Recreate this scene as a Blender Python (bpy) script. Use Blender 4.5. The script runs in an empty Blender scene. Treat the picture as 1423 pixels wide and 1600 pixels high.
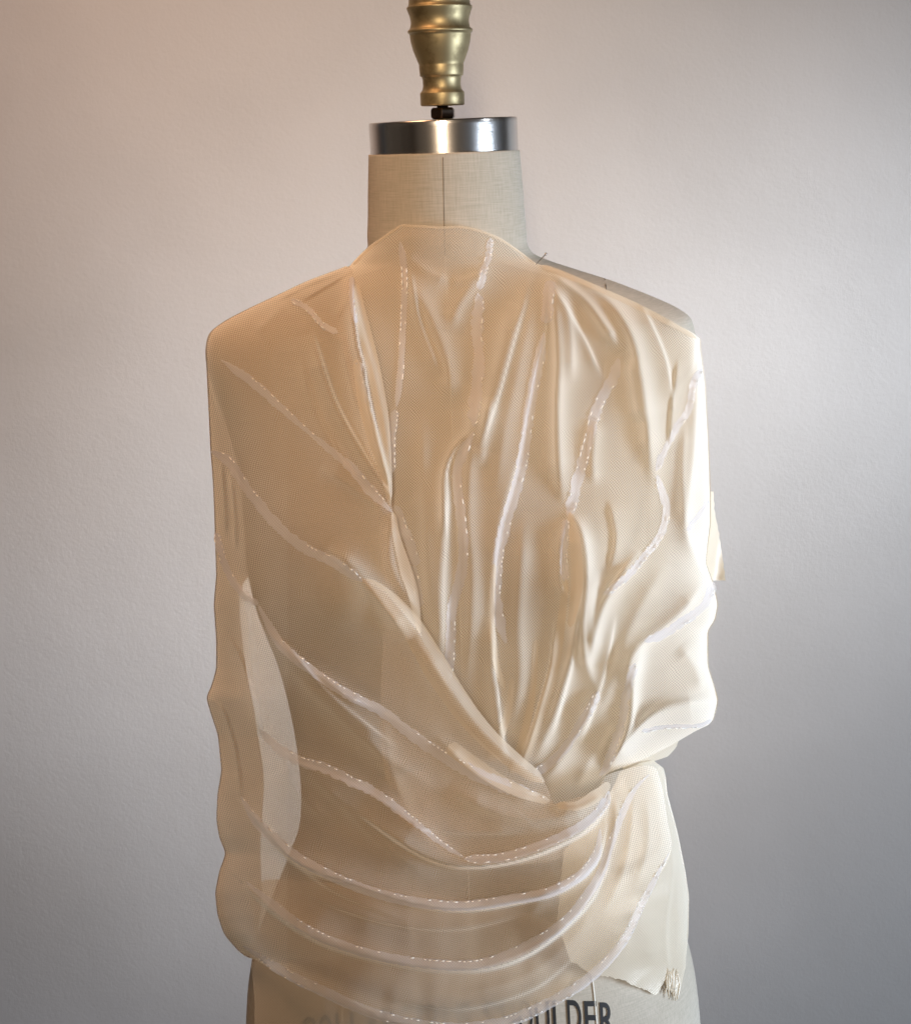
import bpy, bmesh, math, random
import numpy as np
from mathutils import Matrix, Vector

SC = bpy.context.scene
COL = SC.collection
rnd = random.Random(7)
R = math.radians

# ------------------------------------------------------------------ camera
F = 2400.0            # focal length in photograph pixels (1423 x 1600)
DIST = 1.20           # metres from camera to the axis of the dress form
ZR = 1.50             # height of the neck ring
PITCH = math.atan((800 - 215) / F)

def cam_rot(roll):
    return (Matrix.Rotation(math.pi / 2 - PITCH, 3, 'X') @ Matrix.Rotation(roll, 3, 'Z'))

def make_cam(roll):
    rot = cam_rot(roll)
    d = rot @ Vector(((693 - 711.5) / F, -(215 - 800) / F, -1))
    t = DIST / d.y
    return rot, Vector((0, 0, ZR)) - d * t

def solve_roll():
    best = None
    for i in range(-600, 601):
        r = R(i * 0.01)
        rot, c = make_cam(r)
        d = rot @ Vector(((738 - 711.5) / F, -(1580 - 800) / F, -1))
        x = (c + d * (-c.y / d.y)).x
        if best is None or abs(x) < best[0]:
            best = (abs(x), r)
    return best[1]

ROLL = solve_roll()
ROT, CAM = make_cam(ROLL)
NROT = np.array(ROT)
NCAM = np.array(CAM)

cd = bpy.data.cameras.new('camera')
cam = bpy.data.objects.new('camera', cd)
COL.objects.link(cam)
cam.matrix_world = Matrix.Translation(CAM) @ ROT.to_4x4()
cd.sensor_fit = 'VERTICAL'
cd.sensor_height = 36
cd.lens = 36 * F / 1600
cd.clip_start = 0.05
cd.clip_end = 100
SC.camera = cam

# ------------------------------------------------------------------ world, lights, exposure
w = bpy.data.worlds.new('World')
SC.world = w
w.use_nodes = True
wn = w.node_tree.nodes
wn['Background'].inputs['Strength'].default_value = 0.085
tc = wn.new('ShaderNodeTexCoord')
nz = wn.new('ShaderNodeTexNoise'); nz.inputs['Scale'].default_value = 2.3; nz.inputs['Detail'].default_value = 1
cr = wn.new('ShaderNodeValToRGB')
cr.color_ramp.elements[0].position = 0.42; cr.color_ramp.elements[0].color = (0.16, 0.115, 0.085, 1)
cr.color_ramp.elements[1].position = 0.58; cr.color_ramp.elements[1].color = (0.74, 0.60, 0.48, 1)
w.node_tree.links.new(tc.outputs['Generated'], nz.inputs['Vector'])
w.node_tree.links.new(nz.outputs['Fac'], cr.inputs['Fac'])
w.node_tree.links.new(cr.outputs['Color'], wn['Background'].inputs['Color'])

def area(name, loc, target, sx, sy, power, color, spread=180):
    l = bpy.data.lights.new(name, 'AREA')
    l.shape = 'RECTANGLE'; l.size = sx; l.size_y = sy
    l.energy = power; l.color = color; l.spread = R(spread)
    o = bpy.data.objects.new(name, l)
    COL.objects.link(o)
    o.location = loc
    o.rotation_euler = (Vector(target) - Vector(loc)).to_track_quat('-Z', 'Y').to_euler()
    return o

area('window_light', (1.60, -0.26, 1.78), (0.24, 0.46, 1.20), 0.70, 0.42, 1.6, (0.84, 0.91, 1.0), 28)
area('window_light', (1.85, -0.80, 0.98), (0.0, -0.10, 0.92), 0.80, 0.80, 12.0, (0.70, 0.83, 1.0), 84)
area('lamp_light', (-0.10, -2.6, 1.95), (0.02, 0.0, 1.40), 0.16, 1.0, 1.35, (1.0, 0.78, 0.56), 30)
area('ceiling_lamp_light', (-0.60, -0.30, 2.50), (-0.30, 0.25, 1.60), 0.5, 0.5, 2.4, (1.0, 0.55, 0.30), 78)

vs = SC.view_settings
vs.view_transform = 'Standard'; vs.look = 'None'; vs.exposure = 0.08; vs.gamma = 1.0
SC.cycles.use_denoising = True
SC.cycles.transparent_max_bounces = 24
SC.cycles.max_bounces = 10
SC.cycles.sample_clamp_indirect = 4

# ------------------------------------------------------------------ helpers
def P(u, v, d):
    """point whose depth is d metres in front of the form's axis plane, seen at photograph place u, v"""
    u = np.asarray(u, float); v = np.asarray(v, float); d = np.asarray(d, float)
    c = np.stack([(u - 711.5) / F, -(v - 800) / F, -np.ones_like(u + v)], -1)
    w_ = c @ NROT.T
    t = (-d - NCAM[1]) / w_[..., 1]
    return NCAM + w_ * t[..., None]

def interp(tab, x):
    tab = sorted(tab)
    return np.interp(x, [a for a, b in tab], [b for a, b in tab])

def smooth_interp(tab, x):
    tab = sorted(tab)
    xs = np.array([a for a, b in tab], float); ys = np.array([b for a, b in tab], float)
    m = np.gradient(ys, xs)
    x = np.clip(np.asarray(x, float), xs[0], xs[-1])
    i = np.clip(np.searchsorted(xs, x) - 1, 0, len(xs) - 2)
    h = xs[i + 1] - xs[i]; t = (x - xs[i]) / h
    return ((2*t**3 - 3*t**2 + 1) * ys[i] + (t**3 - 2*t**2 + t) * h * m[i]
            + (-2*t**3 + 3*t**2) * ys[i + 1] + (t**3 - t**2) * h * m[i + 1])

def catmull(pts, step=6.0, closed=False):
    p = np.array([q[:2] for q in pts], float)
    n = len(p)
    if n < 3 and not closed:
        k = max(2, int(np.linalg.norm(p[1] - p[0]) / step))
        t = np.linspace(0, 1, k + 1)[:, None]
        return p[0] * (1 - t) + p[1] * t
    out = []
    segs = n if closed else n - 1
    for i in range(segs):
        if closed:
            a, b, c, e = p[(i - 1) % n], p[i], p[(i + 1) % n], p[(i + 2) % n]
        else:
            a, b, c, e = p[max(i - 1, 0)], p[i], p[i + 1], p[min(i + 2, n - 1)]
        k = max(1, int(np.linalg.norm(c - b) / step))
        for j in range(k):
            t = j / k
            out.append(0.5 * ((2*b) + (-a + c)*t + (2*a - 5*b + 4*c - e)*t*t + (-a + 3*b - 3*c + e)*t**3))
    if not closed:
        out.append(p[-1])
    return np.array(out)

def seg_dist(u, v, path):
    """unsigned distance, side sign (+ on the left of travel as seen in the picture), fraction along"""
    u = np.asarray(u, float); v = np.asarray(v, float)
    best = np.full(u.shape, 1e18); sg = np.ones(u.shape); fr = np.zeros(u.shape)
    L = np.concatenate([[0], np.cumsum(np.linalg.norm(np.diff(path, axis=0), axis=1))])
    for i in range(len(path) - 1):
        ax, ay = path[i]; bx, by = path[i + 1]
        dx, dy = bx - ax, by - ay
        l2 = dx*dx + dy*dy + 1e-9
        t = np.clip(((u - ax)*dx + (v - ay)*dy) / l2, 0, 1)
        ex = u - ax - t*dx; ey = v - ay - t*dy
        q = ex*ex + ey*ey
        m = q < best
        best = np.where(m, q, best)
        sg = np.where(m, np.sign(dy*ex - dx*ey + 1e-12), sg)
        fr = np.where(m, (L[i] + t*(L[i+1] - L[i])) / L[-1], fr)
    return np.sqrt(best), sg, fr

def poly_sdf(u, v, poly):
    """positive inside"""
    d, _, _ = seg_dist(u, v, np.vstack([poly, poly[:1]]))
    inside = np.zeros(np.shape(u), bool)
    n = len(poly)
    for i in range(n):
        ax, ay = poly[i]; bx, by = poly[(i + 1) % n]
        if ay == by: continue
        c = ((ay > v) != (by > v)) & (u < (bx - ax) * (v - ay) / (by - ay) + ax)
        inside ^= c
    return np.where(inside, d, -d)

def vnoise(x, y, seed=0):
    """smooth value noise in -1..1"""
    r = np.random.RandomState(seed); T = r.rand(256, 256) * 2 - 1
    xi = np.floor(x).astype(int); yi = np.floor(y).astype(int)
    fx = x - xi; fy = y - yi
    fx = fx*fx*(3 - 2*fx); fy = fy*fy*(3 - 2*fy)
    g = lambda a, b: T[a % 256, b % 256]
    return ((g(xi, yi)*(1-fx) + g(xi+1, yi)*fx)*(1-fy) + (g(xi, yi+1)*(1-fx) + g(xi+1, yi+1)*fx)*fy)

def empty(name, loc, label, cat, group=None):
    o = bpy.data.objects.new(name, None); COL.objects.link(o)
    o.location = loc; o.empty_display_size = 0.02
    o['label'] = label; o['category'] = cat
    if group: o['group'] = group
    return o

def link(name, me, mat, parent=None, smooth=True):
    o = bpy.data.objects.new(name, me); COL.objects.link(o)
    if mat and not me.materials: me.materials.append(mat)
    if smooth:
        me.polygons.foreach_set('use_smooth', [True] * len(me.polygons))
    if parent is not None:
        o.parent = parent
        o.matrix_parent_inverse = Matrix.Translation(parent.location).inverted()
    return o

def mesh_from(name, verts, faces, uvs=None):
    me = bpy.data.meshes.new(name)
    me.from_pydata([tuple(map(float, p)) for p in verts], [], [tuple(map(int, f)) for f in faces])
    if uvs is not None:
        uvl = me.uv_layers.new(name='cloth')
        idx = np.empty(len(me.loops), np.int32)
        me.loops.foreach_get('vertex_index', idx)
        uvl.data.foreach_set('uv', np.asarray(uvs, np.float32)[idx].ravel())
    me.update()
    return me

def lathe(name, prof, mat, parent, seg=96, axis_x=0.0, axis_y=0.0):
    """prof: list of (radius, z)"""
    vs_, fs = [], []
    n = len(prof)
    for r_, z in prof:
        for k in range(seg):
            a = 2*math.pi*k/seg
            vs_.append((axis_x + r_*math.cos(a), axis_y + r_*math.sin(a), z))
    for i in range(n - 1):
        for k in range(seg):
            k2 = (k + 1) % seg
            fs.append((i*seg + k, i*seg + k2, (i+1)*seg + k2, (i+1)*seg + k))
    fs.append(tuple(reversed(range(seg))))
    fs.append(tuple((n-1)*seg + k for k in range(seg)))
    return link(name, mesh_from(name, vs_, fs), mat, parent)

# ------------------------------------------------------------------ materials
def new_mat(name):
    m = bpy.data.materials.new(name); m.use_nodes = True
    nt = m.node_tree; nt.nodes.clear()
    out = nt.nodes.new('ShaderNodeOutputMaterial')
    return m, nt, out

def N(nt, kind, **kw):
    n = nt.nodes.new(kind)
    for k, val in kw.items():
        if k in n.inputs: n.inputs[k].default_value = val
        else: setattr(n, k, val)
    return n

def math_n(nt, op, a, b=None, c=None, clamp=False):
    n = nt.nodes.new('ShaderNodeMath'); n.operation = op; n.use_clamp = clamp
    for i, q in enumerate((a, b, c)):
        if q is None: continue
        if isinstance(q, (int, float)): n.inputs[i].default_value = q
        else: nt.links.new(q, n.inputs[i])
    return n.outputs[0]

def weave(nt, period_u, period_v, ang=0.0):
    """0..1 over-under grid in cloth coordinates (UV unit = 1 mm of cloth)"""
    tc_ = N(nt, 'ShaderNodeTexCoord')
    mp = N(nt, 'ShaderNodeMapping'); mp.inputs['Rotation'].default_value = (0, 0, ang)
    nt.links.new(tc_.outputs['UV'], mp.inputs['Vector'])
    nz_ = N(nt, 'ShaderNodeTexNoise', Scale=0.05, Detail=2.0)
    nt.links.new(mp.outputs['Vector'], nz_.inputs['Vector'])
    sep = N(nt, 'ShaderNodeSeparateXYZ'); nt.links.new(mp.outputs['Vector'], sep.inputs[0])
    warp = math_n(nt, 'MULTIPLY', nz_.outputs['Fac'], 5.0)
    x = math_n(nt, 'ADD', sep.outputs['X'], warp)
    y = math_n(nt, 'ADD', sep.outputs['Y'], warp)
    sx = math_n(nt, 'SINE', math_n(nt, 'MULTIPLY', x, 2*math.pi/period_u))
    sy = math_n(nt, 'SINE', math_n(nt, 'MULTIPLY', y, 2*math.pi/period_v))
    return math_n(nt, 'MULTIPLY_ADD', math_n(nt, 'MULTIPLY', sx, sy), 0.5, 0.5), mp.outputs['Vector']

def sheer_mat(name, col, opac, edge, wv, gloss=0.10, rough=0.42, trans=0.24, tint=(1, 0.965, 0.91), ang=0):
    m, nt, out = new_mat(name)
    wf, vec = weave(nt, 2.3, 2.3, R(ang))
    lw = N(nt, 'ShaderNodeLayerWeight', Blend=0.5)
    fac = math_n(nt, 'POWER', lw.outputs['Facing'], 2.1)
    blot = N(nt, 'ShaderNodeTexNoise', Scale=0.012, Detail=3.0)
    nt.links.new(vec, blot.inputs['Vector'])
    a = math_n(nt, 'MULTIPLY_ADD', fac, edge, opac)
    a = math_n(nt, 'ADD', a, math_n(nt, 'MULTIPLY_ADD', wf, wv, -wv*0.5))
    a = math_n(nt, 'ADD', a, math_n(nt, 'MULTIPLY_ADD', blot.outputs['Fac'], 0.12, -0.06), clamp=True)
    a = math_n(nt, 'MINIMUM', a, 0.985)
    mixc = N(nt, 'ShaderNodeMix', data_type='RGBA')
    nt.links.new(blot.outputs['Fac'], mixc.inputs[0])
    mixc.inputs[6].default_value = (col[0]*0.95, col[1]*0.93, col[2]*0.90, 1)
    mixc.inputs[7].default_value = (min(1, col[0]*1.04), min(1, col[1]*1.05), min(1, col[2]*1.06), 1)
    bump = N(nt, 'ShaderNodeBump', Strength=0.45, Distance=0.0005)
    nt.links.new(wf, bump.inputs['Height'])
    dif = N(nt, 'ShaderNodeBsdfDiffuse', Roughness=0.6)
    trl = N(nt, 'ShaderNodeBsdfTranslucent')
    gls = N(nt, 'ShaderNodeBsdfAnisotropic', Roughness=rough)
    gls.inputs['Color'].default_value = (1, 0.97, 0.92, 1)
    nt.links.new(mixc.outputs[2], dif.inputs['Color']); nt.links.new(mixc.outputs[2], trl.inputs['Color'])
    for q in (dif, gls): nt.links.new(bump.outputs[0], q.inputs['Normal'])
    m1 = N(nt, 'ShaderNodeMixShader'); m1.inputs[0].default_value = trans
    nt.links.new(dif.outputs[0], m1.inputs[1]); nt.links.new(trl.outputs[0], m1.inputs[2])
    m2 = N(nt, 'ShaderNodeMixShader'); m2.inputs[0].default_value = gloss
    nt.links.new(m1.outputs[0], m2.inputs[1]); nt.links.new(gls.outputs[0], m2.inputs[2])
    tr = N(nt, 'ShaderNodeBsdfTransparent'); tr.inputs[0].default_value = (*tint, 1)
    m3 = N(nt, 'ShaderNodeMixShader')
    nt.links.new(a, m3.inputs[0]); nt.links.new(tr.outputs[0], m3.inputs[1]); nt.links.new(m2.outputs[0], m3.inputs[2])
    nt.links.new(m3.outputs[0], out.inputs[0])
    return m

CLOTH = (0.94, 0.885, 0.79)
TINT = (0.90, 0.80, 0.69)
M_SHEER = sheer_mat('sheer_silk', CLOTH, 0.28, 0.72, 0.44, ang=60, gloss=0.012, rough=0.55, tint=TINT)
M_INNER = sheer_mat('sheer_silk_inner', CLOTH, 0.40, 0.95, 0.44, ang=5, gloss=0.016, rough=0.55, tint=TINT)
M_FOLD = sheer_mat('sheer_silk_doubled', (0.90, 0.80, 0.66), 0.45, 0.5, 0.14, gloss=0.05)
M_BACK_SHADED = sheer_mat('sheer_silk_back_shaded', (0.72, 0.59, 0.45), 0.80, 0.2, 0.10, gloss=0.02, tint=TINT)  # same silk, the left side's shade put into a darker, denser colour
M_HIP = sheer_mat('silk_hip', (0.90, 0.83, 0.70), 0.86, 0.12, 0.08, gloss=0.10, rough=0.32, trans=0.3)
M_TAPE = sheer_mat('clear_boning', (0.92, 0.90, 0.92), 0.46, 0.40, 0.16, gloss=0.07, rough=0.2, trans=0.35, tint=(0.97, 0.95, 0.94))

M_UNDER = sheer_mat('silk_under_layer', CLOTH, 0.52, 0.3, 0.06, gloss=0.03, tint=TINT)

def linen_mat():
    m, nt, out = new_mat('linen')
    b = N(nt, 'ShaderNodeBsdfPrincipled', Roughness=0.9)
    tc_ = N(nt, 'ShaderNodeTexCoord')
    mp = N(nt, 'ShaderNodeMapping'); mp.inputs['Scale'].default_value = (1500, 1500, 60)
    mq = N(nt, 'ShaderNodeMapping'); mq.inputs['Scale'].default_value = (60, 60, 1500)
    nt.links.new(tc_.outputs['Object'], mp.inputs[0]); nt.links.new(tc_.outputs['Object'], mq.inputs[0])
    n1 = N(nt, 'ShaderNodeTexNoise', Scale=1.0, Detail=3.0); nt.links.new(mp.outputs[0], n1.inputs['Vector'])
    n2 = N(nt, 'ShaderNodeTexNoise', Scale=1.0, Detail=3.0); nt.links.new(mq.outputs[0], n2.inputs['Vector'])
    n3 = N(nt, 'ShaderNodeTexNoise', Scale=9.0, Detail=3.0); nt.links.new(tc_.outputs['Object'], n3.inputs['Vector'])
    s = math_n(nt, 'ADD', n1.outputs['Fac'], n2.outputs['Fac'])
    s = math_n(nt, 'MULTIPLY', s, 0.5)
    rr = N(nt, 'ShaderNodeValToRGB')
    rr.color_ramp.elements[0].position = 0.37; rr.color_ramp.elements[0].color = (0.42, 0.38, 0.305, 1)
    rr.color_ramp.elements[1].position = 0.62; rr.color_ramp.elements[1].color = (0.54, 0.48, 0.40, 1)
    nt.links.new(s, rr.inputs[0])
    mx = N(nt, 'ShaderNodeMix', data_type='RGBA', blend_type='MULTIPLY'); mx.inputs[0].default_value = 0.35
    r3 = N(nt, 'ShaderNodeValToRGB')
    r3.color_ramp.elements[0].position = 0.35; r3.color_ramp.elements[0].color = (0.80, 0.76, 0.70, 1)
    r3.color_ramp.elements[1].position = 0.6; r3.color_ramp.elements[1].color = (1, 1, 1, 1)
    nt.links.new(n3.outputs['Fac'], r3.inputs[0])
    nt.links.new(rr.outputs[0], mx.inputs[6]); nt.links.new(r3.outputs[0], mx.inputs[7])
    nt.links.new(mx.outputs[2], b.inputs['Base Color'])
    bp = N(nt, 'ShaderNodeBump', Strength=0.5, Distance=0.0006); nt.links.new(s, bp.inputs['Height'])
    nt.links.new(bp.outputs[0], b.inputs['Normal'])
    nt.links.new(b.outputs[0], out.inputs[0])
    return m
M_LINEN = linen_mat()

def wall_mat():
    m, nt, out = new_mat('wall_paint')
    b = N(nt, 'ShaderNodeBsdfPrincipled', Roughness=0.75)
    b.inputs['Specular IOR Level'].default_value = 0.25
    tc_ = N(nt, 'ShaderNodeTexCoord')
    n1 = N(nt, 'ShaderNodeTexNoise', Scale=230.0, Detail=4.0, Roughness=0.6)
    n2 = N(nt, 'ShaderNodeTexNoise', Scale=3.0, Detail=3.0)
    n3 = N(nt, 'ShaderNodeTexVoronoi', Scale=45.0)
    for q in (n1, n2, n3): nt.links.new(tc_.outputs['Object'], q.inputs['Vector'])
    rr = N(nt, 'ShaderNodeValToRGB')
    rr.color_ramp.elements[0].position = 0.35; rr.color_ramp.elements[0].color = (0.455, 0.45, 0.44, 1)
    rr.color_ramp.elements[1].position = 0.65; rr.color_ramp.elements[1].color = (0.515, 0.51, 0.50, 1)
    nt.links.new(n2.outputs['Fac'], rr.inputs[0])
    nt.links.new(rr.outputs[0], b.inputs['Base Color'])
    n4 = N(nt, 'ShaderNodeTexNoise', Scale=42.0, Detail=2.0); nt.links.new(tc_.outputs['Object'], n4.inputs['Vector'])
    h = math_n(nt, 'MULTIPLY_ADD', n4.outputs['Fac'], 1.3, math_n(nt, 'MULTIPLY_ADD', n3.outputs['Distance'], 0.25, n1.outputs['Fac']))
    bp = N(nt, 'ShaderNodeBump', Strength=0.3, Distance=0.0011); nt.links.new(h, bp.inputs['Height'])
    nt.links.new(bp.outputs[0], b.inputs['Normal'])
    nt.links.new(b.outputs[0], out.inputs[0])
    return m
M_WALL = wall_mat()

def metal_mat(name, c, rough, metallic=1.0, bump=0.0, mottle=None, aniso=0.0):
    m, nt, out = new_mat(name)
    b = N(nt, 'ShaderNodeBsdfPrincipled', Roughness=rough, Metallic=metallic)
    b.inputs['Base Color'].default_value = (*c, 1)
    b.inputs['Anisotropic'].default_value = aniso
    tc_ = N(nt, 'ShaderNodeTexCoord')
    if mottle:
        n = N(nt, 'ShaderNodeTexNoise', Scale=60.0, Detail=6.0, Roughness=0.65); nt.links.new(tc_.outputs['Object'], n.inputs['Vector'])
        rr = N(nt, 'ShaderNodeValToRGB')
        rr.color_ramp.elements[0].position = 0.36; rr.color_ramp.elements[0].color = (*mottle, 1)
        rr.color_ramp.elements[1].position = 0.50; rr.color_ramp.elements[1].color = (*c, 1)
        nt.links.new(n.outputs['Fac'], rr.inputs[0]); nt.links.new(rr.outputs[0], b.inputs['Base Color'])
        mr = N(nt, 'ShaderNodeMapRange'); mr.inputs[3].default_value = rough + 0.12; mr.inputs[4].default_value = rough - 0.06
        nt.links.new(n.outputs['Fac'], mr.inputs[0]); nt.links.new(mr.outputs[0], b.inputs['Roughness'])
    if bump:
        mp = N(nt, 'ShaderNodeMapping'); mp.inputs['Scale'].default_value = (60, 60, 1600)
        nt.links.new(tc_.outputs['Object'], mp.inputs[0])
        n = N(nt, 'ShaderNodeTexNoise', Scale=1.0, Detail=3.0); nt.links.new(mp.outputs[0], n.inputs['Vector'])
        bp = N(nt, 'ShaderNodeBump', Strength=bump, Distance=0.0003); nt.links.new(n.outputs['Fac'], bp.inputs['Height'])
        nt.links.new(bp.outputs[0], b.inputs['Normal'])
    nt.links.new(b.outputs[0], out.inputs[0])
    return m
M_STEEL = metal_mat('brushed_steel', (0.70, 0.67, 0.64), 0.21, bump=0.12)
M_BRASS = metal_mat('dull_brass', (0.37, 0.30, 0.165), 0.42, metallic=0.80, mottle=(0.24, 0.19, 0.10))
M_NUT = metal_mat('dark_nut', (0.10, 0.075, 0.06), 0.28)
M_PIN = metal_mat('pin_steel', (0.35, 0.34, 0.34), 0.2)
M_THREAD = metal_mat('thread', (1.0, 0.96, 0.88), 0.12, metallic=0.0)
M_INK = metal_mat('black_print', (0.012, 0.011, 0.011), 0.6, metallic=0.0)
M_SEAM = metal_mat('dark_seam_thread', (0.15, 0.12, 0.09), 0.8, metallic=0.0)  # dark thread of the bare neck and shoulder seams
M_SEAML = metal_mat('seam_thread', (0.66, 0.62, 0.54), 0.7, metallic=0.0)

# ------------------------------------------------------------------ wall
WY = 0.50
me = mesh_from('wall', [(-3, WY, -0.2), (3, WY, -0.2), (3, WY, 3.2), (-3, WY, 3.2),
                        (-3, WY + 0.12, -0.2), (3, WY + 0.12, -0.2), (3, WY + 0.12, 3.2), (-3, WY + 0.12, 3.2)],
               [(0, 1, 2, 3), (5, 4, 7, 6), (4, 0, 3, 7), (1, 5, 6, 2), (3, 2, 6, 7), (4, 5, 1, 0)])
wall = link('wall', me, M_WALL, smooth=False)
wall['kind'] = 'structure'; wall['label'] = 'painted plaster wall behind the dress form'

# ------------------------------------------------------------------ the torso as a function
def cen(v):                      # the form's centre line in the photograph
    return 693 + (np.asarray(v, float) - 215) * (45 / 1365.0)

HW = [(240, 118), (300, 121), (360, 124), (392, 128), (402, 136), (412, 156), (424, 188), (436, 222), (448, 256),
      (462, 290), (478, 326), (492, 354), (504, 371), (520, 378), (540, 380), (580, 372), (640, 352), (720, 334), (800, 328),
      (860, 326), (925, 315), (1017, 284), (1100, 266), (1173, 257), (1235, 255), (1280, 260), (1340, 283), (1400, 309),
      (1450, 330), (1500, 343), (1560, 350), (1620, 352), (1700, 350), (1800, 340)]
FD = [(240, .0605), (360, .062), (400, .064), (440, .070), (520, .083), (650, .100), (760, .112), (860, .117), (960, .112),
      (1100, .100), (1230, .094), (1350, .104), (1450, .116), (1560, .124), (1800, .124)]
BD = [(240, .0605), (360, .064), (400, .070), (440, .080), (520, .095), (650, .105), (860, .100), (1100, .085), (1230, .080),
      (1350, .095), (1500, .120), (1800, .125)]
VV = np.arange(238, 1801, 2.0)
cz = P(cen(VV), VV, 0 * VV)
ZV = cz[:, 2]
XHW = P(cen(VV) + smooth_interp(HW, VV), VV, 0*VV)[:, 0] - cz[:, 0]
o_ = np.argsort(ZV)
def z_hw(z): return np.interp(z, ZV[o_], XHW[o_])
FV, BV = smooth_interp(FD, VV), smooth_interp(BD, VV)
def z_v(z): return np.interp(z, ZV[o_], VV[o_])
ZB = float(np.interp(850, VV, ZV))
BUST_X = 0.088

def bust(x, z):
    g = lambda cx: np.exp(-(((x - cx)/0.052)**2 + ((z - ZB)/np.where(z > ZB, 0.075, 0.050))**2))
    return 0.030 * (g(BUST_X) + g(-BUST_X))

def sup(s, n):
    return np.clip(1 - np.clip(np.abs(s), 0, 1)**n, 0, 1)**(1/n)

def zn(z):     # exponent of the cross section: round neck, boxier chest and hips
    return np.interp(z_v(z), [238, 400, 520, 900, 1230, 1600], [2.0, 2.0, 2.5, 2.35, 2.2, 2.35])

def body_front(x, z):
    h = z_hw(z); s = x / h
    f = np.interp(z, ZV[o_], FV[o_])
    return f * sup(s, zn(z)) + bust(x, z) * sup(s, 2)

def body_back(x, z):
    s = x / z_hw(z)
    return -np.interp(z, ZV[o_], BV[o_]) * sup(s, zn(z))

form = empty('dress_form', (0, 0, float(ZV[-1])),
             'cream linen dress form torso with brushed steel neck ring and dull brass finial', 'dress form')

def body_mesh():
    zs = np.concatenate([np.arange(ZV[0], ZV[np.searchsorted(VV, 520)], -0.0016), np.arange(ZV[np.searchsorted(VV, 520)], ZV[-1], -0.006), [ZV[-1]]])
    K = 200
    rows = []
    for z in zs:
        th = np.linspace(0, 2*np.pi, K, endpoint=False)
        n = float(zn(z)); h = float(z_hw(z))
        c, s = np.cos(th), np.sin(th)
        x = h * np.sign(s) * np.abs(s)**(2/n if n > 2 else 1)
        x = h * np.sign(s) * (np.abs(s)**(2/n))
        front = c > 0
        f = float(np.interp(z, ZV[o_], FV[o_])); b = float(np.interp(z, ZV[o_], BV[o_]))
        d = np.abs(c)**(2/n)
        yf = -(f * d + bust(x, z) * sup(x/h, 2))
        y = np.where(front, yf, b * d)
        rows.append(np.stack([x, y, np.full(K, z)], -1))
    V_ = np.concatenate(rows); fs = []
    for i in range(len(zs) - 1):
        for k in range(K):
            k2 = (k + 1) % K
            fs.append((i*K + k, (i+1)*K + k, (i+1)*K + k2, i*K + k2))
    nb = len(V_)
    fs.append(tuple(range(K)))
    fs.append(tuple(reversed(range((len(zs)-1)*K, len(zs)*K))))
    return mesh_from('torso', V_, fs)
torso = link('torso', body_mesh(), M_LINEN, form)

def on_body(u, v, off=0.0):
    """point on the front of the torso seen at u, v"""
    d = np.zeros(np.shape(np.asarray(u, float) + np.asarray(v, float))) + 0.08
    for _ in range(8):
        p = P(u, v, d); d = 0.5*d + 0.5*(body_front(p[..., 0], p[..., 2]) + off)
    return P(u, v, d)

def tube(name, pts, r, mat, parent, seg=6, smooth=True):
    pts = np.array(pts, float); n = len(pts)
    rr = np.full(n, r) if np.isscalar(r) else np.array(r)
    V_, fs = [], []
    for i in range(n):
        t = pts[min(i+1, n-1)] - pts[max(i-1, 0)]; t /= np.linalg.norm(t) + 1e-12
        a = np.cross(t, [0, 1, 0.13]); a /= np.linalg.norm(a) + 1e-12
        b = np.cross(t, a)
        for k in range(seg):
            q = 2*math.pi*k/seg
            V_.append(pts[i] + rr[i]*(a*math.cos(q) + b*math.sin(q)))
    for i in range(n-1):
        for k in range(seg):
            k2 = (k+1) % seg
            fs.append((i*seg+k, i*seg+k2, (i+1)*seg+k2, (i+1)*seg+k))
    fs.append(tuple(reversed(range(seg)))); fs.append(tuple((n-1)*seg+k for k in range(seg)))
    return link(name, mesh_from(name, V_, fs), mat, parent, smooth)

def body_line(name, pts, mat, r=0.0007, off=0.0002):
    q = catmull(pts, 8)
    return tube(name, on_body(q[:, 0], q[:, 1], off), r, mat, form, 5)

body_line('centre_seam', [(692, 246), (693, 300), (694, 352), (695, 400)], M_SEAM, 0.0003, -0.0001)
body_line('centre_seam', [(695, 400), (703, 600), (716, 900), (727, 1230), (738, 1600), (741, 1680)], M_SEAML, 0.0006, 0.0)
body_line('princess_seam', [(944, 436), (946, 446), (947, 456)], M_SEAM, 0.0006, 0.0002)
body_line('princess_seam', [(947, 456), (945, 560), (935, 700), (920, 860)], M_SEAML, 0.0006, 0.0)
body_line('princess_seam', [(903, 1360), (918, 1480), (928, 1560), (936, 1660)], M_SEAML, 0.0009, 0.0002)
body_line('princess_seam', [(535, 1560), (533, 1660)], M_SEAML, 0.0008, 0.0)

# ---- neck ring, nut, finial
pc = P(693, 219, 0)
def zpx(v): return float(P(692, v, 0)[2])
def rpx(h): return float(P(692 + h, 219, 0)[0] - P(692, 219, 0)[0])
def rot_part(o, deg):
    o.data.transform(Matrix.Translation((0, 0, ZR)) @ Matrix.Rotation(R(deg), 4, 'Y') @ Matrix.Translation((0, 0, -ZR)))
rt, rb = zpx(187.5), zpx(249)
rr = rpx(115.5)
prof = [(rr*0.2, rb), (rr - .0015, rb), (rr, rb + .0008)] + [(rr, rb + (rt-rb)*k/8) for k in range(1, 8)] + [(rr, rt - .0010), (rr - .0003, rt - .0003), (rr - .0012, rt), (rr*0.2, rt)]
ring = lathe('neck_ring', prof, M_STEEL, form, 160)
for p_ in ring.data.polygons:
    if len(p_.vertices) > 4: p_.use_smooth = False
rot_part(ring, -0.8)
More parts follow.
